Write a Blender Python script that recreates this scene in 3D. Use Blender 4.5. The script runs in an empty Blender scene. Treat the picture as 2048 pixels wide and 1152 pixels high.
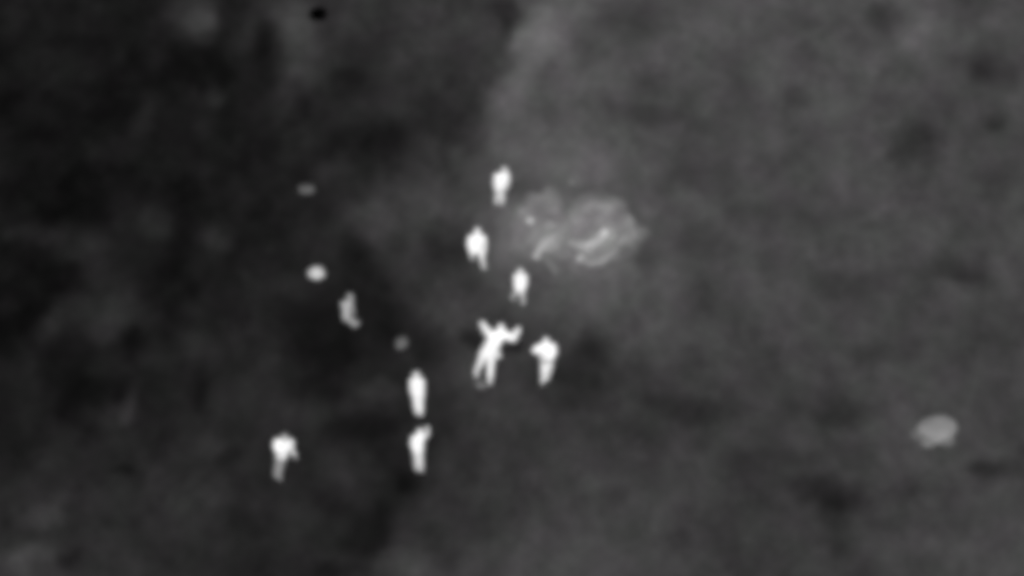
import bpy, bmesh, math, random
import numpy as np
from mathutils import Vector, Matrix, noise

random.seed(7)
scene = bpy.context.scene
col = scene.collection
R = math.radians

# ---------------------------------------------------------------- camera
# long lens on an aircraft, 150 m out, looking 40 degrees down
LOOK_DOWN, RANGE = R(40), 150.0
cam = bpy.data.cameras.new('camera')
cam.angle = R(12.177)
cam.clip_end = 20000
cam.dof.use_dof = True                       # the sensor was a little out of focus
cam.dof.focus_distance = RANGE * 1.1
cam.dof.aperture_fstop = 0.58
cam_o = bpy.data.objects.new('camera', cam)
cam_o.location = (0, -RANGE * math.cos(LOOK_DOWN), RANGE * math.sin(LOOK_DOWN))
cam_o.rotation_euler = (math.pi / 2 - LOOK_DOWN, 0, 0)
col.objects.link(cam_o)
scene.camera = cam_o

# ---------------------------------------------------------------- sky (single-band sensor: grey)
SUN_EL, SUN_AZ = R(44), R(180)               # soft light from behind the viewer
world = bpy.data.worlds.new('World')
scene.world = world
world.use_nodes = True
nt = world.node_tree
sky = nt.nodes.new('ShaderNodeTexSky')
sky.sky_type = 'NISHITA'
sky.sun_disc = False
sky.sun_elevation = SUN_EL
sky.sun_rotation = SUN_AZ
bw = nt.nodes.new('ShaderNodeRGBToBW')
bg = nt.nodes['Background']
nt.links.new(sky.outputs[0], bw.inputs[0])
nt.links.new(bw.outputs[0], bg.inputs[0])
bg.inputs[1].default_value = 0.12
sun = bpy.data.lights.new('sun', 'SUN')
sun.energy = 1.5
sun.angle = R(24)
sun.color = (1.0, 0.985, 0.99)
sun_o = bpy.data.objects.new('sun', sun)
sun_o.rotation_euler = (math.pi / 2 - SUN_EL, 0, 0)
sun_o.location = (0, -60, 60)
col.objects.link(sun_o)

vs = scene.view_settings
vs.view_transform = 'Standard'
vs.look = 'None'
vs.gamma = 1
vs.use_curve_mapping = False
vs.exposure = 0.77
scene.render.engine = 'CYCLES'
scene.cycles.pixel_filter_type = 'BLACKMAN_HARRIS'
scene.cycles.filter_width = 10.0             # coarse detector
scene.cycles.use_denoising = True

# ---------------------------------------------------------------- helpers
def tag(o, label=None, cat=None, group=None, kind=None):
    if label: o['label'] = label
    if cat: o['category'] = cat
    if group: o['group'] = group
    if kind: o['kind'] = kind
    return o

def link_mesh(name, me, mat, parent=None, smooth=True):
    o = bpy.data.objects.new(name, me)
    col.objects.link(o)
    if mat: me.materials.append(mat)
    if smooth: me.polygons.foreach_set('use_smooth', [True] * len(me.polygons))
    if parent: o.parent = parent
    return o

LIGHT = 1.2                                # irradiance on open ground at this exposure
def lin(t):
    c = np.asarray(t, float) / 255.0
    return np.where(c <= 0.04045, c / 12.92, ((np.maximum(c, 0.04045) + 0.055) / 1.055) ** 2.4)

def refl(t):                                  # grey level of a surface in open light -> reflectance
    return float(lin(t)) / LIGHT

def grey_material(name, albedo, vary=0.08, scale=9.0, rough=0.9, bump=0.0, spec=0.1):
    m = bpy.data.materials.new(name)
    m.use_nodes = True
    n, l = m.node_tree.nodes, m.node_tree.links
    p = n['Principled BSDF']
    p.inputs['Roughness'].default_value = rough
    p.inputs['Specular IOR Level'].default_value = spec if albedo > 0.01 else 0.0
    tc = n.new('ShaderNodeTexCoord')
    nz = n.new('ShaderNodeTexNoise')
    nz.inputs['Scale'].default_value = scale
    nz.inputs['Detail'].default_value = 4
    l.new(tc.outputs['Object'], nz.inputs['Vector'])
    mr = n.new('ShaderNodeMapRange')
    mr.inputs['From Min'].default_value = 0.3
    mr.inputs['From Max'].default_value = 0.7
    mr.inputs['To Min'].default_value = albedo * (1 - vary)
    mr.inputs['To Max'].default_value = min(albedo * (1 + vary), 0.95)
    l.new(nz.outputs['Fac'], mr.inputs['Value'])
    l.new(mr.outputs['Result'], p.inputs['Base Color'])
    if bump:
        b = n.new('ShaderNodeBump')
        b.inputs['Strength'].default_value = bump
        b.inputs['Distance'].default_value = 0.02
        l.new(nz.outputs['Fac'], b.inputs['Height'])
        l.new(b.outputs['Normal'], p.inputs['Normal'])
    return m

def soil_material(name):
    """Reflectance per vertex (attribute 'soil') broken up by grain, clods and a faint tint."""
    m = bpy.data.materials.new(name)
    m.use_nodes = True
    n, l = m.node_tree.nodes, m.node_tree.links
    p = n['Principled BSDF']
    p.inputs['Roughness'].default_value = 1.0
    p.inputs['Specular IOR Level'].default_value = 0.0
    at = n.new('ShaderNodeAttribute'); at.attribute_name = 'soil'
    tc = n.new('ShaderNodeTexCoord')
    mp = n.new('ShaderNodeMapping'); mp.inputs['Scale'].default_value = (1.0, 0.64, 1.0)
    l.new(tc.outputs['Object'], mp.inputs['Vector'])
    def nz(scale, detail, lo, hi):
        t = n.new('ShaderNodeTexNoise')
        t.inputs['Scale'].default_value = scale
        t.inputs['Detail'].default_value = detail
        l.new(mp.outputs['Vector'], t.inputs['Vector'])
        r = n.new('ShaderNodeMapRange')
        r.inputs['From Min'].default_value = 0.3; r.inputs['From Max'].default_value = 0.7
        r.inputs['To Min'].default_value = lo; r.inputs['To Max'].default_value = hi
        l.new(t.outputs['Fac'], r.inputs['Value'])
        return r.outputs['Result'], t.outputs['Fac']
    def mul(a, b):
        x = n.new('ShaderNodeMath'); x.operation = 'MULTIPLY'
        l.new(a, x.inputs[0]); l.new(b, x.inputs[1])
        return x.outputs[0]
    clod, _ = nz(1.1, 3, 0.86, 1.14)
    tuft, _ = nz(2.7, 4, 0.90, 1.10)
    grain, fac = nz(11.0, 5, 0.72, 1.28)
    v = mul(mul(mul(at.outputs['Fac'], clod), tuft), grain)
    hue, hf = nz(0.9, 2, 0.0, 1.0)
    ramp = n.new('ShaderNodeMix'); ramp.data_type = 'RGBA'
    ramp.inputs[6].default_value = (1.035, 0.985, 1.03, 1)
    ramp.inputs[7].default_value = (0.985, 1.01, 0.985, 1)
    l.new(hue, ramp.inputs[0])
    cx = n.new('ShaderNodeMix'); cx.data_type = 'RGBA'; cx.blend_type = 'MULTIPLY'
    cx.inputs[0].default_value = 1.0
    l.new(v, cx.inputs[6]); l.new(ramp.outputs[2], cx.inputs[7])
    l.new(cx.outputs[2], p.inputs['Base Color'])
    b = n.new('ShaderNodeBump')
    b.inputs['Strength'].default_value = 0.35; b.inputs['Distance'].default_value = 0.02
    l.new(fac, b.inputs['Height']); l.new(b.outputs['Normal'], p.inputs['Normal'])
    return m

# ---------------------------------------------------------------- ground
# soil survey in metres: rows of (y, grey level every 2 m from x = -18), then single patches
SOIL = [
    (15.08, [24, 25, 24, 24, 30, 41, 52, 54, 56, 60, 88, 71, 76, 74, 77, 80, 78, 76, 76]),
    (11.53, [22, 23, 23, 22, 24, 33, 50, 49, 57, 66, 85, 75, 77, 75, 78, 79, 74, 72, 72]),
    (8.10, [20, 21, 22, 22, 23, 27, 35, 41, 51, 84, 84, 71, 72, 74, 77, 76, 73, 71, 70]),
    (4.78, [20, 20, 20, 22, 24, 27, 38, 45, 61, 92, 92, 81, 71, 72, 74, 72, 72, 70, 70]),
    (1.57, [22, 22, 28, 28, 28, 30, 34, 44, 56, 90, 90, 82, 72, 72, 72, 72, 70, 70, 70]),
    (-1.54, [18, 18, 27, 36, 30, 30, 30, 34, 52, 64, 72, 72, 68, 68, 68, 66, 66, 66, 66]),
    (-4.56, [24, 24, 24, 24, 31, 37, 32, 34, 48, 58, 56, 60, 58, 62, 64, 66, 68, 66, 66]),
    (-7.48, [28, 28, 31, 34, 37, 41, 37, 36, 44, 56, 58, 58, 60, 57, 64, 71, 71, 64, 64]),
    (-10.32, [38, 38, 43, 45, 44, 42, 37, 36, 42, 58, 62, 62, 58, 56, 53, 63, 68, 68, 68]),
    (-13.07, [48, 48, 53, 51, 45, 38, 41, 45, 57, 66, 68, 66, 63, 57, 57, 63, 68, 70, 70]),
]
PATCHES = [
    (-10.88, 14.24, 0.70, 0.90, 29), (-10.24, 13.96, 0.15, 0.42, 14), (-10.75, 13.40, 0.42, 0.67, 12), (-9.95, 9.86, 0.36, 0.46, 18),
    (-11.89, 8.52, 0.33, 0.85, 13), (-7.03, 12.02, 0.63, 1.66, 22), (-7.27, 14.24, 0.59, 0.84, 12), (-6.87, 7.21, 0.45, 0.66, 14),
    (-5.33, 10.53, 0.56, 0.76, -17), (-4.44, 7.21, 0.68, 0.95, -17), (-6.14, 7.21, 0.58, 0.68, -13), (-6.94, 9.45, 0.29, 0.75, -12),
    (-8.35, 12.57, 0.27, 0.94, -14), (-2.09, 6.82, 0.23, 0.94, -10), (-3.83, 9.19, 0.49, 0.48, 8), (1.27, 13.68, 0.48, 1.26, 20),
    (0.68, 12.30, 0.42, 0.94, 25), (0.10, 10.39, 0.45, 0.98, 20), (-0.64, 8.52, 0.59, 0.85, 12), (0.10, 13.96, 0.33, 1.26, -20),
    (-0.40, 13.40, 0.33, 1.40, -8), (3.62, 14.24, 0.75, 0.70, -10), (4.54, 10.39, 0.63, 0.65, -9), (4.67, 8.66, 0.75, 0.58, -12),
    (2.25, 11.89, 0.43, 0.71, -9), (2.08, 10.93, 0.36, 0.54, -7), (12.50, 14.24, 0.60, 0.62, -15), (15.23, 14.80, 0.77, 0.62, -11),
    (9.71, 11.89, 0.30, 0.60, -13), (9.29, 9.86, 0.33, 0.65, -13), (15.79, 11.20, 0.50, 0.76, -20), (12.79, 10.80, 0.59, 0.54, -10),
    (12.92, 7.52, 0.58, 0.90, -22), (15.80, 8.74, 0.36, 0.48, -17), (13.91, 0.98, 0.66, 0.64, -26), (10.26, 0.27, 0.72, 0.59, -11),
    (10.93, -3.09, 0.62, 0.35, -9), (5.72, 5.52, 0.80, 0.62, -11), (6.02, -0.34, 0.31, 0.88, -8), (4.26, 1.25, 0.31, 0.69, -10),
    (10.69, 11.48, 0.50, 1.10, 7), (14.27, 13.12, 0.83, 1.11, 6), (-12.65, -1.06, 1.03, 1.21, 13), (-14.21, -2.02, 0.46, 0.76, 11),
    (-15.26, 2.61, 0.67, 0.40, 13), (-14.31, 0.39, 0.53, 0.69, -10), (-11.62, -2.73, 0.46, 0.52, -13), (-11.33, 3.11, 0.57, 0.70, 13),
    (-9.69, -2.73, 0.40, 0.62, 11), (-10.82, -0.34, 0.72, 1.12, -9), (-9.24, 2.36, 0.51, 0.55, 10), (-13.30, 1.62, 0.63, 0.74, 10),
    (-15.02, -0.58, 0.47, 1.46, -6), (-13.82, 2.36, 0.79, 0.75, 9), (-11.89, -5.76, 0.61, 0.46, 13), (-11.54, -5.30, 0.24, 0.60, 12),
    (-13.10, -5.76, 0.91, 0.60, -8), (-11.80, -4.84, 0.30, 0.42, -9), (-9.73, -5.07, 0.21, 0.69, -10), (-4.80, 1.87, 0.35, 1.05, -7),
    (-4.13, 0.15, 0.41, 0.88, -8), (-3.63, -1.54, 0.50, 0.72, -6), (-2.45, -2.97, 0.43, 0.71, -8), (-6.22, -2.97, 0.92, 1.43, -3),
    (-5.15, -2.50, 0.71, 0.86, -4), (-6.59, -1.06, 0.62, 0.72, -4), (-6.07, 2.36, 0.63, 0.75, 8), (-4.44, 3.49, 0.67, 0.81, 14),
    (-2.78, 4.12, 1.12, 0.76, 10), (-1.96, 2.11, 0.66, 0.75, -18), (-2.19, 1.37, 0.63, 0.59, -8), (-1.39, 0.51, 0.47, 0.49, -10),
    (-1.34, 3.36, 0.16, 0.50, -8), (-1.17, -2.59, 0.19, 0.38, -26), (0.06, -2.90, 0.22, 0.33, -24), (2.56, -2.73, 0.52, 0.71, -21),
    (2.39, -4.02, 0.84, 0.61, -11), (1.77, -4.49, 0.40, 0.37, -6), (-2.70, -1.30, 0.78, 0.72, 6), (-4.59, -6.67, 0.97, 0.59, -15),
    (-4.21, -10.23, 0.44, 0.66, -6), (-4.32, -11.53, 0.50, 0.56, -6), (-2.82, -9.13, 0.42, 0.40, -12), (-3.71, -5.07, 0.70, 0.32, 14),
    (-5.82, -5.99, 0.55, 0.60, 9), (-5.00, -8.24, 1.05, 0.45, 6), (-6.25, -11.10, 0.74, 0.65, 6), (-2.98, -12.49, 0.73, 0.64, 12),
    (-2.13, -10.66, 0.53, 0.65, 6), (-4.88, -12.81, 0.88, 0.34, -12), (-1.88, -5.76, 0.61, 1.15, -4), (-13.97, -12.34, 0.50, 0.56, 18),
    (-14.02, -10.66, 0.56, 0.44, 13), (-14.80, -11.42, 0.24, 0.52, -9), (-12.79, -12.43, 0.41, 0.30, -12), (-11.62, -8.80, 0.42, 0.22, -14),
    (-10.14, -10.01, 0.74, 0.66, 6), (-8.18, -10.88, 0.74, 0.52, -8), (-9.00, -7.46, 0.39, 0.36, 12), (-8.31, -7.91, 0.30, 0.40, -10),
    (5.25, -5.76, 1.12, 0.51, -14), (2.98, -9.79, 0.42, 0.40, -7), (6.53, -8.02, 0.33, 0.49, -8), (9.31, -9.35, 0.77, 0.75, -18),
    (9.45, -10.99, 0.35, 1.09, -14), (14.37, -8.35, 0.54, 0.33, -24), (9.95, -5.76, 0.70, 0.51, -14), (6.53, -12.39, 0.44, 0.86, -8),
    (2.37, -5.30, 0.91, 0.32, -8), (8.64, -7.80, 0.45, 0.31, -8), (1.84, 2.61, 1.58, 1.51, 10), (-0.06, 2.36, 0.63, 1.25, 8),
    (2.75, 0.15, 1.41, 0.98, 4), (1.91, 5.27, 0.14, 0.21, 18), (2.79, 5.09, 0.16, 0.18, 8), (0.50, 5.27, 0.45, 0.31, -14),
    (1.90, 3.00, 0.40, 1.50, 12), (0.41, 1.74, 0.41, 0.50, -8), (1.06, 4.88, 0.96, 0.51, -4),
    (-10.30, 13.20, 0.30, 0.50, 10), (-9.20, 12.60, 0.40, 0.60, 6), (-2.00, 9.60, 1.10, 1.40, -8), (2.60, 12.60, 0.50, 1.20, -8),
]

def value_noise(x, y, seed):
    xi, yi = np.floor(x).astype(np.int64), np.floor(y).astype(np.int64)
    fx, fy = x - xi, y - yi
    fx, fy = fx * fx * (3 - 2 * fx), fy * fy * (3 - 2 * fy)
    def h(a, b):
        v = (a * 374761393 + b * 668265263 + seed * 1442695041) & 0x7fffffff
        v = ((v ^ (v >> 13)) * 1274126177) & 0x7fffffff
        return ((v ^ (v >> 16)) & 0xffff) / 65535.0
    return ((h(xi, yi) * (1 - fx) + h(xi + 1, yi) * fx) * (1 - fy)
            + (h(xi, yi + 1) * (1 - fx) + h(xi + 1, yi + 1) * fx) * fy) * 2 - 1

def fbm(x, y, seed, octs=3):
    a, s, t = 1.0, 0.0, 0.0
    for k in range(octs):
        t = t + a * value_noise(x * 2 ** k + 13.7 * k, y * 2 ** k - 7.1 * k, seed + k)
        s += a; a *= 0.55
    return t / s

def height(x, y):
    x, y = np.asarray(x, float), np.asarray(y, float)
    return 0.05 * fbm(x / 3.1, y / 3.1, 5, 3)

def gz(x, y):
    return float(height(np.array([x]), np.array([y]))[0])

EDGE = [(-9.2, 16.21), (-8.02, 11.75), (-6.88, 7.47), (-5.31, 3.36), (-4.14, 0.88), (-3.01, -1.06), (-2.13, -3.44), (-1.88, -5.76), (-2.23, -8.24), (-3.02, -10.01), (-4.15, -12.6), (-4.84, -14.29)]   # rim of the dark ground

def edge_distance(x, y):
    best = np.full(np.shape(x), 1e9); sign = np.zeros(np.shape(x))
    for (ax, ay), (bx, by) in zip(EDGE, EDGE[1:]):
        dx, dy = bx - ax, by - ay
        f = np.clip(((x - ax) * dx + (y - ay) * dy) / (dx * dx + dy * dy), 0, 1)
        d = np.hypot(x - ax - f * dx, y - ay - f * dy)
        c = -(dx * (y - ay) - dy * (x - ax))
        m = d < best
        best = np.where(m, d, best); sign = np.where(m, np.sign(c), sign)
    return best * -sign

def soil_tone(x, y):
    wx = x + 0.55 * fbm(x / 1.4, y / 2.1, 21, 4)
    wy = y + 0.7 * fbm(x / 1.4, y / 2.1, 37, 4)
    ys = np.array([r[0] for r in SOIL])[::-1]
    g = np.array([r[1] for r in SOIL], float)[::-1]
    # smooth bilinear look-up
    u = np.clip((wx + 18) / 2.0, 0, 17.999)
    iu = np.floor(u).astype(int); fu = u - iu; fu = fu * fu * (3 - 2 * fu) * 0.5 + fu * 0.5
    yy = np.clip(wy, ys[0], ys[-1] - 1e-6)
    iv = np.clip(np.searchsorted(ys, yy, side='right') - 1, 0, len(ys) - 2)
    fv = (yy - ys[iv]) / (ys[iv + 1] - ys[iv]); fv = fv * fv * (3 - 2 * fv) * 0.5 + fv * 0.5
    t = ((g[iv, iu] * (1 - fu) + g[iv, iu + 1] * fu) * (1 - fv)
         + (g[iv + 1, iu] * (1 - fu) + g[iv + 1, iu + 1] * fu) * fv)
    for cx, cy, rx, ry, d in PATCHES:
        q = ((wx - cx) / (rx * 1.3)) ** 2 + ((wy - cy) / (ry * 1.3)) ** 2
        t = t + d * np.exp(-q ** 1.5)
    ed = edge_distance(wx, wy)
    north = np.clip((9.0 - y) / 6.0, 0.25, 1)
    t = t + 7.5 * north * np.tanh(ed / 0.38) * np.exp(-np.abs(ed) / 1.3)
    far = np.clip((np.hypot(x, y) - 22) / 20, 0, 1)
    t = t * (1 - far) + (50 + 14 * fbm(x / 9, y / 9, 77, 3)) * far
    t = t + 11.0 * fbm(x / 1.5, y / 2.3, 55, 4) + 7.5 * fbm(x / 0.62, y / 0.98, 91, 3)
    return np.clip(t, 9, 200)

def set_soil(me, tones):
    a = me.attributes.new('soil', 'FLOAT', 'POINT')
    a.data.foreach_set('value', (lin(tones) / LIGHT).astype(np.float32))

def axis(inner, step, outer):
    v = list(np.arange(0, inner + 1e-6, step))
    s = step
    while v[-1] < outer:
        s *= 1.22
        v.append(v[-1] + s)
    v = np.array(v)
    return np.concatenate([-v[:0:-1], v])

gx, gy = axis(20, 0.085, 4000), axis(18, 0.095, 4000)
X, Y = np.meshgrid(gx, gy)
fade = np.clip(1 - (np.hypot(X, Y) - 60) / 200, 0, 1)
Z = height(X, Y) * fade
verts = np.stack([X.ravel(), Y.ravel(), Z.ravel()], 1)
nx, ny = len(gx), len(gy)
I = np.arange(nx * ny).reshape(ny, nx)
faces = np.stack([I[:-1, :-1].ravel(), I[:-1, 1:].ravel(), I[1:, 1:].ravel(), I[1:, :-1].ravel()], 1)
me = bpy.data.meshes.new('ground')
me.vertices.add(len(verts)); me.vertices.foreach_set('co', verts.ravel())
me.loops.add(faces.size); me.loops.foreach_set('vertex_index', faces.ravel().astype(np.int32))
me.polygons.add(len(faces)); me.polygons.foreach_set('loop_start', np.arange(0, faces.size, 4, dtype=np.int32))
me.update(calc_edges=True)
set_soil(me, soil_tone(X.ravel(), Y.ravel()))
SOIL_MAT = soil_material('bare_soil')
tag(link_mesh('ground', me, SOIL_MAT), kind='structure')

# ---------------------------------------------------------------- ash heaps
def mound(name, at, rx, ry, h, tone, lobes, seed, parent=None, steps=64):
    """Low heap with an uneven rim; fades into the soil where the ash thins out."""
    cx, cy = at
    vs_, fs, ts = [], [], []
    rings, seg = 26, 72
    for i in range(rings + 1):
        for j in range(seg):
            a = 2 * math.pi * j / seg
            rim = 1 + sum(A * math.cos(k * a + ph) for k, A, ph in lobes)
            q = i / rings
            x, y = q * rx * rim * math.cos(a), q * ry * rim * math.sin(a)
            vs_.append((x, y)); ts.append(q)
    v = np.array(vs_); q = np.array(ts)
    x, y = v[:, 0] + cx, v[:, 1] + cy
    body = np.clip((1 - q ** 2.2), 0, 1)
    lump = 1 + 0.45 * fbm(x / 0.42, y / 0.42, seed, 3)
    z = height(x, y) - 0.015 + (h * body * lump + 0.02 * body)
    w = np.clip((1 - q + 0.22 * fbm(x / 0.4, y / 0.55, seed + 9, 3)) / 0.44, 0, 1); w = w * w * (3 - 2 * w)
    t = soil_tone(x, y) * (1 - w) + w * (tone + 22 * fbm(x / 0.5, y / 0.6, seed + 3, 3))
    z0 = gz(cx, cy)
    me = bpy.data.meshes.new(name)
    co = [(a, b, c - z0) for (a, b), c in zip(vs_, z)]
    fc = []
    for i in range(rings):
        for j in range(seg):
            k = (j + 1) % seg
            if i == 0:
                if j % 1 == 0: continue
            fc.append((i * seg + j, (i + 1) * seg + j, (i + 1) * seg + k, i * seg + k))
    # close the middle
    co.append((0, 0, float(z[0]) - z0)); c = len(co) - 1
    for j in range(seg):
        fc.append((c, seg + j, seg + (j + 1) % seg))
    me.from_pydata(co, [], fc); me.update()
    set_soil(me, np.append(t, t[0]))
    o = link_mesh(name, me, SOIL_MAT, parent)
    o.location = (cx, cy, z0)
    return o, (lambda px, py: float(np.interp(0, [0], [0])))

def tube_mesh(name, pts, radii, flat=0.7, seg=10, seed=0):
    """Smooth uneven ridge through pts, rounded ends."""
    P = [Vector(p) for p in pts]
    dense, rr = [], []
    for i in range(len(P) - 1):
        for s in range(5):
            f = s / 5
            dense.append(P[i].lerp(P[i + 1], f)); rr.append(radii[i] * (1 - f) + radii[i + 1] * f)
    dense.append(P[-1]); rr.append(radii[-1])
    # rounded ends
    d0 = (dense[0] - dense[1]).normalized(); d1 = (dense[-1] - dense[-2]).normalized()
    pre = [(dense[0] + d0 * rr[0] * math.sin(a), rr[0] * math.cos(a)) for a in (1.5, 1.0, 0.5)]
    post = [(dense[-1] + d1 * rr[-1] * math.sin(a), rr[-1] * math.cos(a)) for a in (0.5, 1.0, 1.5)]
    allp = pre + list(zip(dense, rr)) + post
    vs_, fs = [], []
    for i, (p, r) in enumerate(allp):
        a = allp[max(i - 1, 0)][0]; b = allp[min(i + 1, len(allp) - 1)][0]
        t = (b - a).normalized(); side = t.cross(Vector((0, 0, 1))).normalized(); up = side.cross(t)
        for k in range(seg):
            g = 2 * math.pi * k / seg
            w = 1 + 0.4 * noise.noise(Vector((p.x * 6 + seed, p.y * 6, g)))
            vs_.append(p + side * (math.cos(g) * r * w) + up * (math.sin(g) * r * w * flat))
    n = len(allp)
    for i in range(n - 1):
        for k in range(seg):
            j = (k + 1) % seg
            fs.append((i * seg + k, i * seg + j, (i + 1) * seg + j, (i + 1) * seg + k))
    fs.append(tuple(range(seg))[::-1]); fs.append(tuple((n - 1) * seg + k for k in range(seg)))
    me = bpy.data.meshes.new(name); me.from_pydata([tuple(v) for v in vs_], [], fs); me.update()
    return me

def rock_mesh(name, sx, sy, sz, seed, rough=0.22, sub=4, lobes=()):
    bm = bmesh.new()
    bmesh.ops.create_icosphere(bm, subdivisions=sub, radius=1.0)
    for v in bm.verts:
        d = v.co.normalized()
        k = 1 + rough * noise.noise(d * 1.3 + Vector((seed, 0, 0))) + rough * 0.4 * noise.noise(d * 3.1 + Vector((0, seed, 0)))
        for ax, A in lobes:
            k += A * max(0.0, d.dot(Vector(ax).normalized())) ** 4
        v.co = Vector((d.x * sx * k, d.y * sy * k, max(d.z, -0.35) * sz * k))
    me = bpy.data.meshes.new(name); bm.to_mesh(me); bm.free()
    return me

def ray_top(o_eval_pts, x, y):
    d = (o_eval_pts[:, 0] - x) ** 2 + (o_eval_pts[:, 1] - y) ** 2
    return float(o_eval_pts[np.argmin(d), 2])

def heap(label, at, rx, ry, h, tone, lobes, seed, pieces, group):
    o, _ = mound('ash_heap', at, rx, ry, h, tone, lobes, seed)
    tag(o, label, 'ash heap', group)
    pts = np.array([v.co[:] for v in o.data.vertices]); loc = np.array(o.location)
    for kind, tn, path, radii, lab in pieces:
        loc_pts = []
        for (x, y), r in zip(path, radii):
            zz = ray_top(pts, x - loc[0], y - loc[1])
            loc_pts.append((x - loc[0], y - loc[1], zz + (0.02 if kind == 'bank' else 0.30) * r))
        mat = grey_material(kind + '_ash', refl(tn), 0.12, 6.0)
        if len(path) > 1:
            c = link_mesh(kind, tube_mesh(kind, loc_pts, radii, flat=0.3 if kind == 'bank' else 0.6, seed=seed), mat, o)
        else:
            r = radii[0]
            c = link_mesh(kind, rock_mesh(kind, r, r * 1.15, r * 0.7, seed + 3, sub=3), mat, o)
            c.location = loc_pts[0]
        if lab: c['label'] = lab
    return o

GH = 'pale ash heaps in the middle of the clearing'
heap('smaller left ash heap, pale grey, with a slanting bright ridge at its near edge', (0.98, 3.10), 1.06, 2.2, 0.22, 128,
     [(2, 0.10, 0.4), (3, 0.10, 2.0), (5, 0.06, 1.0), (9, 0.04, 0.5)], 11, [
        ('bank', 140, [(1.42, 2.40), (1.25, 2.12), (1.05, 1.85), (0.92, 1.6)], [0.25, 0.33, 0.30, 0.2], 'broad low bank under the ridge'),
        ('ridge', 164, [(1.32, 2.32), (1.12, 2.06), (0.92, 1.82), (0.77, 1.53)], [0.12, 0.19, 0.17, 0.13], 'bright slanting ridge of ash'),
        ('lump', 178, [(0.572, 3.06)], [0.15], 'small bright lump'),
        ('ridge', 108, [(1.05, 1.45), (1.25, 1.10), (1.36, 0.82)], [0.16, 0.2, 0.12], 'dim trailing ridge'),
     ], GH)
heap('larger right ash heap, pale grey, with a crooked bright ridge across it', (2.83, 2.95), 1.42, 1.9, 0.26, 133,
     [(2, 0.06, 2.6), (3, 0.06, 0.2), (4, 0.05, 1.0), (7, 0.045, 0.0), (11, 0.035, 1.3)], 31, [
        ('bank', 143, [(1.95, 2.20), (2.25, 1.98), (2.40, 1.75)], [0.26, 0.36, 0.26], 'broad low bank at the left side'),
        ('bank', 130, [(3.45, 2.15), (3.52, 2.45)], [0.20, 0.22], 'broad low bank at the right side'),
        ('bank', 132, [(2.40, 1.34), (2.75, 1.36), (3.10, 1.66)], [0.15, 0.2, 0.16], 'low bank along the near edge'),
        ('ridge', 168, [(2.93, 2.36), (2.76, 2.10), (2.50, 1.90), (2.20, 1.84), (1.98, 1.98), (1.86, 2.2)], [0.19, 0.18, 0.17, 0.15, 0.13, 0.10], 'bright crooked ridge of ash'),
        ('lump', 208, [(2.92, 2.30)], [0.17], 'brightest lump, at the end of the ridge'),
        ('ridge', 142, [(2.20, 1.34), (2.47, 1.08), (2.77, 1.16), (3.04, 1.46), (3.28, 1.72)], [0.12, 0.13, 0.13, 0.12, 0.09], 'curved ridge along the near edge'),
        ('lump', 172, [(2.16, 1.40)], [0.16], 'bright lump at the near corner'),
        ('ridge', 146, [(3.41, 2.01), (3.57, 2.31)], [0.13, 0.14], None),
        ('ridge', 128, [(3.66, 3.28), (3.76, 3.05)], [0.13, 0.15], None),
     ], GH)

# ---------------------------------------------------------------- stones
def rock(label, at, sx, sy, sz, tone, seed, group=None, rough=0.2, lobes=(), albedo=None, rot=0.0, sink=0.15, cat='rock', parts=()):
    me = rock_mesh('rock', sx, sy, sz, seed, rough, 4, lobes)
    mat = grey_material('rock_surface', albedo if albedo is not None else refl(tone), 0.1, 4.0, bump=0.3)
    o = link_mesh('rock', me, mat)
    o.location = (at[0], at[1], gz(*at) + sz * (0.35 - sink))
    o.rotation_euler = (0, 0, rot)
    for i, (nm, tn, p, r) in enumerate(parts):
        c = link_mesh(nm, rock_mesh(nm, *r, seed + 5 * i, 0.25, 3), grey_material(nm + '_surface', refl(tn), 0.1, 4.0, bump=0.3), o)
        c.location = p
    return tag(o, label, cat, group)

GR = 'pale rocks scattered on the ground'
rock('dim flat pale rock, farthest up the dark ground, alone', (-6.57, 4.90), 0.28, 0.22, 0.10, 90, 3.1, GR)
rock('bright small oval pale rock in the dark ground, up and left of the seated person', (-6.14, 0.70), 0.25, 0.24, 0.18, 196, 8.2, GR)
rock('dim greyish rock between the seated person and the upright white person', (-3.40, -2.66), 0.19, 0.27, 0.16, 100, 12.4, GR, rot=-0.4)
rock('largest pale boulder, oval with two lobes at its near side, alone on the right', (12.83, -6.66), 0.60, 0.60, 0.25, 132, 17.9, GR, rough=0.16,
     parts=[('ledge', 112, (-0.30, -0.44, -0.05), (0.28, 0.34, 0.16)), ('ledge', 98, (0.24, -0.46, -0.08), (0.27, 0.28, 0.14)),
            ('ledge', 98, (-0.52, -0.12, -0.08), (0.30, 0.30, 0.14))])
rock('small dim rock just below the feet of the person with raised arms', (-0.95, -4.62), 0.19, 0.18, 0.10, 104, 21.3, GR)
rock('tiny faint pebble-like rock beyond the ash heaps', (1.91, 5.27), 0.11, 0.12, 0.07, 112, 25.0, GR)
rock('jet black cold stone near the top edge', (-6.505, 14.25), 0.30, 0.34, 0.16, 0, 4.4, None, rough=0.06, albedo=0.0004, cat='black stone')

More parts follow.
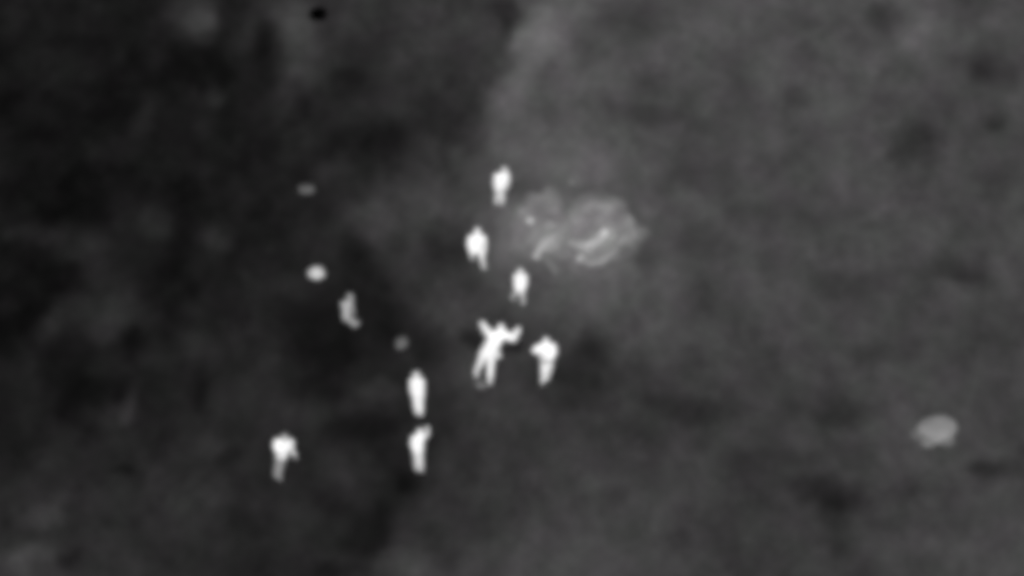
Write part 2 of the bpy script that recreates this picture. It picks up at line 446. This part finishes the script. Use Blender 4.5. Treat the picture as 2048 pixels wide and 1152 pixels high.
# ---------------------------------------------------------------- people
class Solid:
    """Overlapping rounded pieces, fused into one continuous skin."""
    def __init__(self):
        self.bm = bmesh.new()
    def ball(self, c, rx, ry=None, rz=None, rot=None):
        ry = rx if ry is None else ry; rz = rx if rz is None else rz
        M = Matrix.Translation(Vector(c)) @ (rot.to_4x4() if rot else Matrix.Identity(4)) @ Matrix.Diagonal((rx, ry, rz, 1))
        bmesh.ops.create_uvsphere(self.bm, u_segments=16, v_segments=10, radius=1.0, matrix=M)
    def limb(self, a, b, ra, rb):
        a, b = Vector(a), Vector(b)
        d = b - a
        if d.length < 1e-5: return self.ball(a, max(ra, rb))
        q = d.to_track_quat('Z', 'Y').to_matrix()
        prof = [(-ra * math.cos(t), ra * math.sin(t)) for t in (0.0, 0.5, 1.0)] + [(0, ra)]
        prof += [(d.length, rb)] + [(d.length + rb * math.cos(t), rb * math.sin(t)) for t in (1.0, 0.5, 0.0)]
        seg = 14; rings = []
        for z, r in prof:
            if r < 1e-6:
                rings.append([self.bm.verts.new(a + q @ Vector((0, 0, z)))])
            else:
                rings.append([self.bm.verts.new(a + q @ Vector((r * math.cos(2 * math.pi * k / seg), r * math.sin(2 * math.pi * k / seg), z))) for k in range(seg)])
        for r0, r1 in zip(rings, rings[1:]):
            for k in range(seg):
                j = (k + 1) % seg
                if len(r0) == 1: self.bm.faces.new((r0[0], r1[j], r1[k]))
                elif len(r1) == 1: self.bm.faces.new((r0[k], r0[j], r1[0]))
                else: self.bm.faces.new((r0[k], r0[j], r1[j], r1[k]))
    def build(self, name, mat, parent, voxel, smooth=4):
        me = bpy.data.meshes.new(name + '_src'); self.bm.to_mesh(me); self.bm.free()
        tmp = bpy.data.objects.new(name + '_src', me); col.objects.link(tmp)
        m = tmp.modifiers.new('fuse', 'REMESH'); m.mode = 'VOXEL'; m.voxel_size = voxel
        s = tmp.modifiers.new('relax', 'SMOOTH'); s.factor = 0.5; s.iterations = smooth
        dg = bpy.context.evaluated_depsgraph_get()
        out = bpy.data.meshes.new_from_object(tmp.evaluated_get(dg)); out.name = name
        bpy.data.objects.remove(tmp); bpy.data.meshes.remove(me)
        return link_mesh(name, out, mat, parent)

def hand(S, wrist, elbow, k, side, fwd):
    """Palm, four unequal curled fingers and a thumb leaving the side of the palm."""
    w, e = Vector(wrist), Vector(elbow)
    d = (w - e).normalized()
    f = (fwd - d * fwd.dot(d)); f = f.normalized() if f.length > 1e-3 else Vector((0, -1, 0))
    lat = d.cross(f).normalized()
    S.limb(w, w + d * 0.05 * k, 0.028 * k, 0.032 * k)
    for i, (off, L) in enumerate(((-1.5, 0.072), (-0.5, 0.084), (0.5, 0.078), (1.5, 0.060))):
        b = w + d * 0.07 * k + lat * off * 0.019 * k
        m = b + (d * 0.9 + f * 0.2).normalized() * L * 0.5 * k
        t = m + (d * 0.7 + f * 0.6).normalized() * L * 0.5 * k
        S.limb(w + d * 0.03 * k + lat * off * 0.014 * k, b, 0.012 * k, 0.0095 * k)
        S.limb(b, m, 0.0095 * k, 0.009 * k); S.limb(m, t, 0.009 * k, 0.008 * k)
    b = w + d * 0.025 * k - lat * 0.028 * k * side
    m = b + (d * 0.6 - lat * 0.7 * side + f * 0.3).normalized() * 0.04 * k
    S.limb(b, m, 0.013 * k, 0.011 * k); S.limb(m, m + (d * 0.9 + f * 0.3).normalized() * 0.03 * k, 0.011 * k, 0.009 * k)

def person(label, at, joints, k=1.0, girth=1.0, facing=(0, -1, 0), mats=None, seated=False, hem=None, waist=False, arm=1.0, slim=1.0, head=1.12, drop=0.03, group='people on the open ground'):
    """Fused body with face, hands and feet; jacket, trousers and hair are children."""
    mats = mats or {}
    J = {n: Vector(v) for n, v in joints.items()}
    F = Vector(facing).normalized()
    g = girth
    mid = (J['shoulder_l'] + J['shoulder_r']) / 2
    for s in 'lr':                                        # narrow build, arms close to the sides
        if slim != 1.0:
            for n in ('shoulder_', 'elbow_', 'wrist_'):
                J[n + s] = J[n + s] + (mid - J[n + s]).project((J['shoulder_r'] - J['shoulder_l']).normalized()) * (1 - slim)
    J['head'] = J['head'] - Vector((0, 0, drop))
    kh = head
    skin, jack, trou = mats.get('body', WARM), mats.get('jacket', WARM), mats.get('trousers', WARM)
    hips = {}
    up = (J['neck'] - J['pelvis']).normalized()
    across = (J['shoulder_r'] - J['shoulder_l']).normalized()
    for s, sg in (('l', -1), ('r', 1)):
        hips[s] = J['pelvis'] + across * sg * 0.085 * k * g - up * 0.03 * k
    B, T, G = Solid(), Solid(), Solid()
    # head and face
    h = J['head']
    right = F.cross(Vector((0, 0, 1))).normalized()
    rot = Matrix((right, F, Vector((0, 0, 1)))).transposed()
    B.ball(h + F * 0.008 * k * kh, 0.076 * k * kh, 0.092 * k * kh, 0.115 * k * kh, rot)
    B.ball(h + F * 0.03 * k * kh - Vector((0, 0, 0.055 * k * kh)), 0.056 * k * kh, 0.062 * k * kh, 0.058 * k * kh, rot)       # jaw
    B.limb(h + F * 0.096 * k * kh + Vector((0, 0, 0.012 * k * kh)), h + F * 0.112 * k * kh - Vector((0, 0, 0.025 * k * kh)), 0.011 * k * kh, 0.016 * k * kh)  # nose
    B.limb(h + F * 0.09 * k * kh - right * 0.04 * k * kh + Vector((0, 0, 0.024 * k * kh)), h + F * 0.09 * k * kh + right * 0.04 * k * kh + Vector((0, 0, 0.024 * k * kh)), 0.012 * k * kh, 0.012 * k * kh)  # brow
    B.limb(h + F * 0.088 * k * kh - right * 0.02 * k * kh - Vector((0, 0, 0.055 * k * kh)), h + F * 0.088 * k * kh + right * 0.02 * k * kh - Vector((0, 0, 0.055 * k * kh)), 0.011 * k * kh, 0.011 * k * kh)  # lips
    for sg in (-1, 1):
        B.ball(h + right * sg * 0.078 * k * kh - F * 0.005 * k * kh, 0.012 * k * kh, 0.022 * k * kh, 0.034 * k * kh, rot)     # ear
        B.ball(h + F * 0.08 * k * kh + right * sg * 0.031 * k * kh + Vector((0, 0, 0.004 * k * kh)), 0.014 * k * kh)      # eye
    B.limb(h - Vector((0, 0, 0.05 * k)), J['neck'] - up * 0.03 * k, 0.054 * k, 0.060 * k)
    # trunk
    mid_s = (J['shoulder_l'] + J['shoulder_r']) / 2
    B.limb(J['shoulder_l'], J['shoulder_r'], 0.062 * k, 0.062 * k)
    for s_ in (-1, 1):
        B.limb(mid_s + across * s_ * 0.07 * k - up * 0.05 * k, J['chest'] + across * s_ * 0.06 * k - up * 0.04 * k, 0.095 * k * g, 0.10 * k * g)
        B.limb(J['chest'] + across * s_ * 0.055 * k, J['pelvis'] + across * s_ * 0.055 * k, 0.098 * k * g, 0.105 * k * g)
        G.limb(mid_s + across * s_ * 0.07 * k - up * 0.05 * k, J['chest'] + across * s_ * 0.06 * k, 0.112 * k * g, 0.122 * k * g)
        G.limb(J['chest'] + across * s_ * 0.055 * k, J['pelvis'] + across * s_ * 0.06 * k - up * 0.02 * k, 0.12 * k * g, 0.128 * k * g)
    G.limb(J['shoulder_l'], J['shoulder_r'], 0.08 * k, 0.08 * k)
    if hem is not None:                                   # flaring jacket hem
        G.limb(J['pelvis'] + up * 0.2 * k, Vector(hem), 0.10 * k, 0.055 * k)
    T.limb(hips['l'], hips['r'], 0.112 * k * g, 0.112 * k * g)
    for s, sg in (('l', -1), ('r', 1)):
        sh, el, wr = J['shoulder_' + s], J['elbow_' + s], J['wrist_' + s]
        kn, an = J['knee_' + s], J['ankle_' + s]
        B.limb(sh, el, 0.05 * k, 0.042 * k); B.limb(el, wr, 0.042 * k, 0.028 * k)
        G.limb(sh, el, 0.072 * k * g * arm, 0.06 * k * g * arm); G.limb(el, el.lerp(wr, 0.88), 0.06 * k * g * arm, 0.048 * k * arm)
        hand(B, wr, el, k, sg, F)
        B.limb(hips[s], kn, 0.085 * k, 0.058 * k); B.limb(kn, an, 0.056 * k, 0.038 * k)
        c = kn.lerp(an, 0.3) - F * 0.012 * k
        B.ball(c, 0.052 * k, 0.052 * k, 0.08 * k)         # calf
        T.limb(hips[s], kn, 0.106 * k * g, 0.078 * k); T.limb(kn, kn.lerp(an, 0.86), 0.078 * k, 0.062 * k)
        toe = an + F * 0.15 * k
        if seated: toe = an + Vector((0.05, -0.02, 0.14)) * k
        else: toe.z = max(an.z - 0.055, 0.032)
        heel = an + Vector((0, 0, -0.045)) - F * 0.03 * k if not seated else an
        B.limb(heel, toe, 0.042 * k, 0.034 * k)
    W = None
    if waist:
        W = Solid()
        W.limb(J['pelvis'] + up * 0.07 * k - across * 0.08 * k, J['pelvis'] + up * 0.07 * k + across * 0.08 * k, 0.152 * k * g, 0.152 * k * g)
    root = B.build('person', skin, None, 0.0095, 3)
    G.build('jacket', jack, root, 0.016, 5)
    T.build('trousers', trou, root, 0.016, 5)
    if W: W.build('waistband', mats.get('waist', CLOTH_GREY), root, 0.016, 5)
    H = Solid()
    H.ball(h - F * 0.016 * k * kh + Vector((0, 0, 0.03 * k * kh)), 0.083 * k * kh, 0.09 * k * kh, 0.1 * k * kh, rot)
    H.build('hair', mats.get('hair', WARM_HAIR), root, 0.012, 2)
    root.location = (at[0], at[1], gz(*at))
    return tag(root, label, 'person', group)

WARM = grey_material('warm_white', 0.88, 0.04, 14)
WARM_HAIR = grey_material('pale_hair', 0.62, 0.12, 60)
CLOTH_PALE = grey_material('pale_cloth', 0.66, 0.08, 16)
CLOTH_GREY = grey_material('grey_cloth', 0.36, 0.10, 16)
CLOTH_MID = grey_material('mid_grey_cloth', 0.44, 0.10, 16)
CLOTH_DIM = grey_material('dim_grey_cloth', 0.28, 0.12, 16)
SKIN_DIM = grey_material('dim_grey_skin', 0.34, 0.08, 16)


person('upright white figure farthest back, above the left end of the ash heaps', (-0.383, 4.171), dict(
           ankle_l=(-0.112, 0.016, 0.09), ankle_r=(0.064, -0.01, 0.09), head=(0.145, -0.0, 1.428), neck=(0.113, 0.0, 1.246),
           chest=(0.049, 0.0, 1.022), pelvis=(0.001, -0.0, 0.696), shoulder_l=(-0.141, 0.0, 1.144), shoulder_r=(0.256, 0.0, 1.185),
           elbow_l=(-0.205, 0.03, 0.876), elbow_r=(0.288, 0.03, 0.917), wrist_l=(-0.19, 0.1, 0.575), wrist_r=(0.224, 0.1, 0.595),
           knee_l=(-0.079, 0.05, 0.329), knee_r=(0.08, 0.05, 0.329)),
       k=0.95, girth=0.88, facing=(0.2, 1, 0), mats=dict(trousers=CLOTH_PALE), slim=0.86, head=1.2, drop=0.07)
person('broad white figure mid-stride with one heel lifted, left of the ash heaps', (-0.927, 1.082), dict(
           ankle_l=(-0.33, 0.22, 0.266), ankle_r=(0.032, -0.01, 0.090), head=(-0.15, 0.0, 1.441), neck=(-0.167, 0.0, 1.260),
           chest=(-0.184, 0.0, 1.037), pelvis=(-0.17, -0.0, 0.693), shoulder_l=(-0.402, 0.0, 1.159), shoulder_r=(0.067, 0.0, 1.159),
           elbow_l=(-0.465, -0.05, 0.937), elbow_r=(0.113, -0.05, 0.937), wrist_l=(-0.403, -0.12, 0.751), wrist_r=(0.097, -0.12, 0.731),
           knee_l=(-0.294, -0.1, 0.633), knee_r=(-0.029, -0.05, 0.409)),
       k=0.95, girth=0.98, facing=(0.1, -1, 0), slim=0.86, head=1.2, drop=0.07)
person('slim white walking figure with paler legs, directly above the person with raised arms', (0.249, -0.727), dict(
           ankle_l=(-0.218, 0.207, 0.09), ankle_r=(0.093, -0.01, 0.09), head=(0.014, 0.0, 1.337), neck=(0.014, 0.0, 1.176),
           chest=(0.014, 0.0, 0.994), pelvis=(-0.016, 0.0, 0.67), shoulder_l=(-0.156, 0.0, 1.095), shoulder_r=(0.185, 0.0, 1.095),
           elbow_l=(-0.187, 0.0, 0.853), elbow_r=(0.216, 0.0, 0.873), wrist_l=(-0.14, -0.08, 0.717), wrist_r=(0.154, -0.08, 0.717),
           knee_l=(-0.109, 0.0, 0.468), knee_r=(0.061, -0.1, 0.471)),
       k=0.92, girth=0.8, facing=(0.1, 1, 0), mats=dict(trousers=CLOTH_PALE), slim=0.84, head=1.2, drop=0.07)
person('large white figure leaning with legs apart and both arms raised', (-0.856, -4.14), dict(
           ankle_l=(-0.23, 0.106, 0.09), ankle_r=(0.185, -0.22, 0.09), head=(0.523, 0.0, 1.97), neck=(0.447, 0.0, 1.75),
           chest=(0.37, 0.0, 1.49), pelvis=(0.14, 0.0, 0.889), shoulder_l=(0.188, 0.0, 1.65), shoulder_r=(0.629, 0.0, 1.63),
           elbow_l=(0.068, -0.05, 1.853), elbow_r=(0.887, -0.05, 1.513), wrist_l=(-0.037, -0.1, 2.135), wrist_r=(1.038, -0.1, 1.896),
           knee_l=(-0.105, -0.0, 0.486), knee_r=(0.201, -0.1, 0.471)),
       k=1.24, girth=1.1, facing=(0, -1, 0), mats=dict(hair=CLOTH_PALE), hem=(0.46, 0.0, 0.76), head=0.95, drop=0.10, arm=1.3)
person('white figure with one elbow out, right of the person with raised arms', (1.023, -4.319), dict(
           ankle_l=(-0.062, -0.08, 0.090), ankle_r=(0.077, 0.106, 0.090), head=(0.008, 0.0, 1.570), neck=(0.009, 0.0, 1.390),
           chest=(0.025, -0.0, 1.189), pelvis=(0.042, -0.0, 0.747), shoulder_l=(-0.218, -0.0, 1.290), shoulder_r=(0.237, 0.0, 1.330),
           elbow_l=(-0.355, -0.12, 1.253), elbow_r=(0.284, -0.02, 1.066), wrist_l=(-0.113, -0.22, 1.199), wrist_r=(0.177, -0.1, 0.975),
           knee_l=(-0.048, -0.05, 0.408), knee_r=(0.12, -0.0, 0.425)),
       k=1.02, girth=1.0, facing=(-0.3, -1, 0), waist=True, head=1.15, drop=0.09)
person('straight white figure with arms held down, upper of two in a line', (-2.818, -5.963), dict(
           ankle_l=(-0.06, 0.035, 0.09), ankle_r=(0.062, -0.033, 0.09), head=(-0.055, 0.0, 1.586), neck=(-0.057, -0.0, 1.427),
           chest=(-0.045, 0.0, 1.207), pelvis=(-0.02, 0.0, 0.786), shoulder_l=(-0.224, 0.0, 1.327), shoulder_r=(0.137, 0.0, 1.327),
           elbow_l=(-0.258, 0.0, 1.047), elbow_r=(0.164, 0.0, 1.047), wrist_l=(-0.2, -0.05, 0.83), wrist_r=(0.162, -0.05, 0.83),
           knee_l=(-0.085, 0.0, 0.444), knee_r=(0.051, 0.0, 0.424)),
       k=1.0, girth=0.86, facing=(0.1, 1, 0), slim=0.8, head=1.3, drop=0.06)
person('pale figure with one hand raised and greyer legs, lower of two in a line', (-2.795, -8.340), dict(
           ankle_l=(-0.059, 0.012, 0.090), ankle_r=(0.076, -0.033, 0.090), head=(0.063, -0.0, 1.411), neck=(0.032, 0.0, 1.280),
           chest=(0.015, 0.0, 1.093), pelvis=(-0.005, 0.0, 0.736), shoulder_l=(-0.148, 0.0, 1.168), shoulder_r=(0.195, 0.0, 1.224),
           elbow_l=(-0.211, 0.0, 0.943), elbow_r=(0.316, -0.05, 1.397), wrist_l=(-0.137, -0.08, 0.804), wrist_r=(0.319, -0.08, 1.628),
           knee_l=(-0.054, 0.0, 0.416), knee_r=(0.065, 0.0, 0.416)),
       k=0.98, girth=0.84, facing=(0.1, -1, 0), mats=dict(trousers=CLOTH_PALE, jacket=WARM), slim=0.9)
person('white-topped figure with dim grey legs and one arm out, alone in the lower left', (-6.978, -8.754), dict(
           ankle_l=(-0.089, 0.056, 0.090), ankle_r=(0.034, -0.033, 0.090), head=(0.245, 0.0, 1.595), neck=(0.225, 0.0, 1.444),
           chest=(0.204, 0.0, 1.256), pelvis=(0.132, 0.0, 0.858), shoulder_l=(0.001, 0.0, 1.388), shoulder_r=(0.416, 0.0, 1.369),
           elbow_l=(-0.047, -0.05, 1.204), elbow_r=(0.40, -0.0, 1.085), wrist_l=(0.057, -0.15, 1.119), wrist_r=(0.49, 0.0, 0.858),
           knee_l=(0.005, -0.05, 0.559), knee_r=(0.106, 0.0, 0.497)),
       k=1.0, girth=0.9, facing=(0.3, -1, 0), mats=dict(trousers=CLOTH_DIM, body=SKIN_DIM, hair=CLOTH_GREY), slim=1.05, drop=0.08)
person('dim grey person seated on the dark ground with legs stretched out', (-5.114, -1.591), dict(
           ankle_l=(0.274, -0.344, 0.09), ankle_r=(0.333, -0.249, 0.09), knee_l=(0.098, -0.106, 0.09), knee_r=(0.173, -0.034, 0.09),
           head=(0.115, 0.0, 1.013), neck=(0.049, -0.0, 0.831), chest=(-0.002, 0.0, 0.609), pelvis=(-0.012, 0.0, 0.163),
           shoulder_l=(-0.106, -0.05, 0.752), shoulder_r=(0.136, 0.1, 0.666), elbow_l=(-0.076, -0.15, 0.574), elbow_r=(0.177, 0.1, 0.443),
           wrist_l=(0.017, -0.25, 0.456), wrist_r=(0.189, 0.1, 0.24)),
       k=0.85, girth=0.72, facing=(1, -0.4, 0), mats=dict(body=SKIN_DIM, jacket=CLOTH_MID, trousers=CLOTH_DIM, hair=CLOTH_DIM), seated=True)
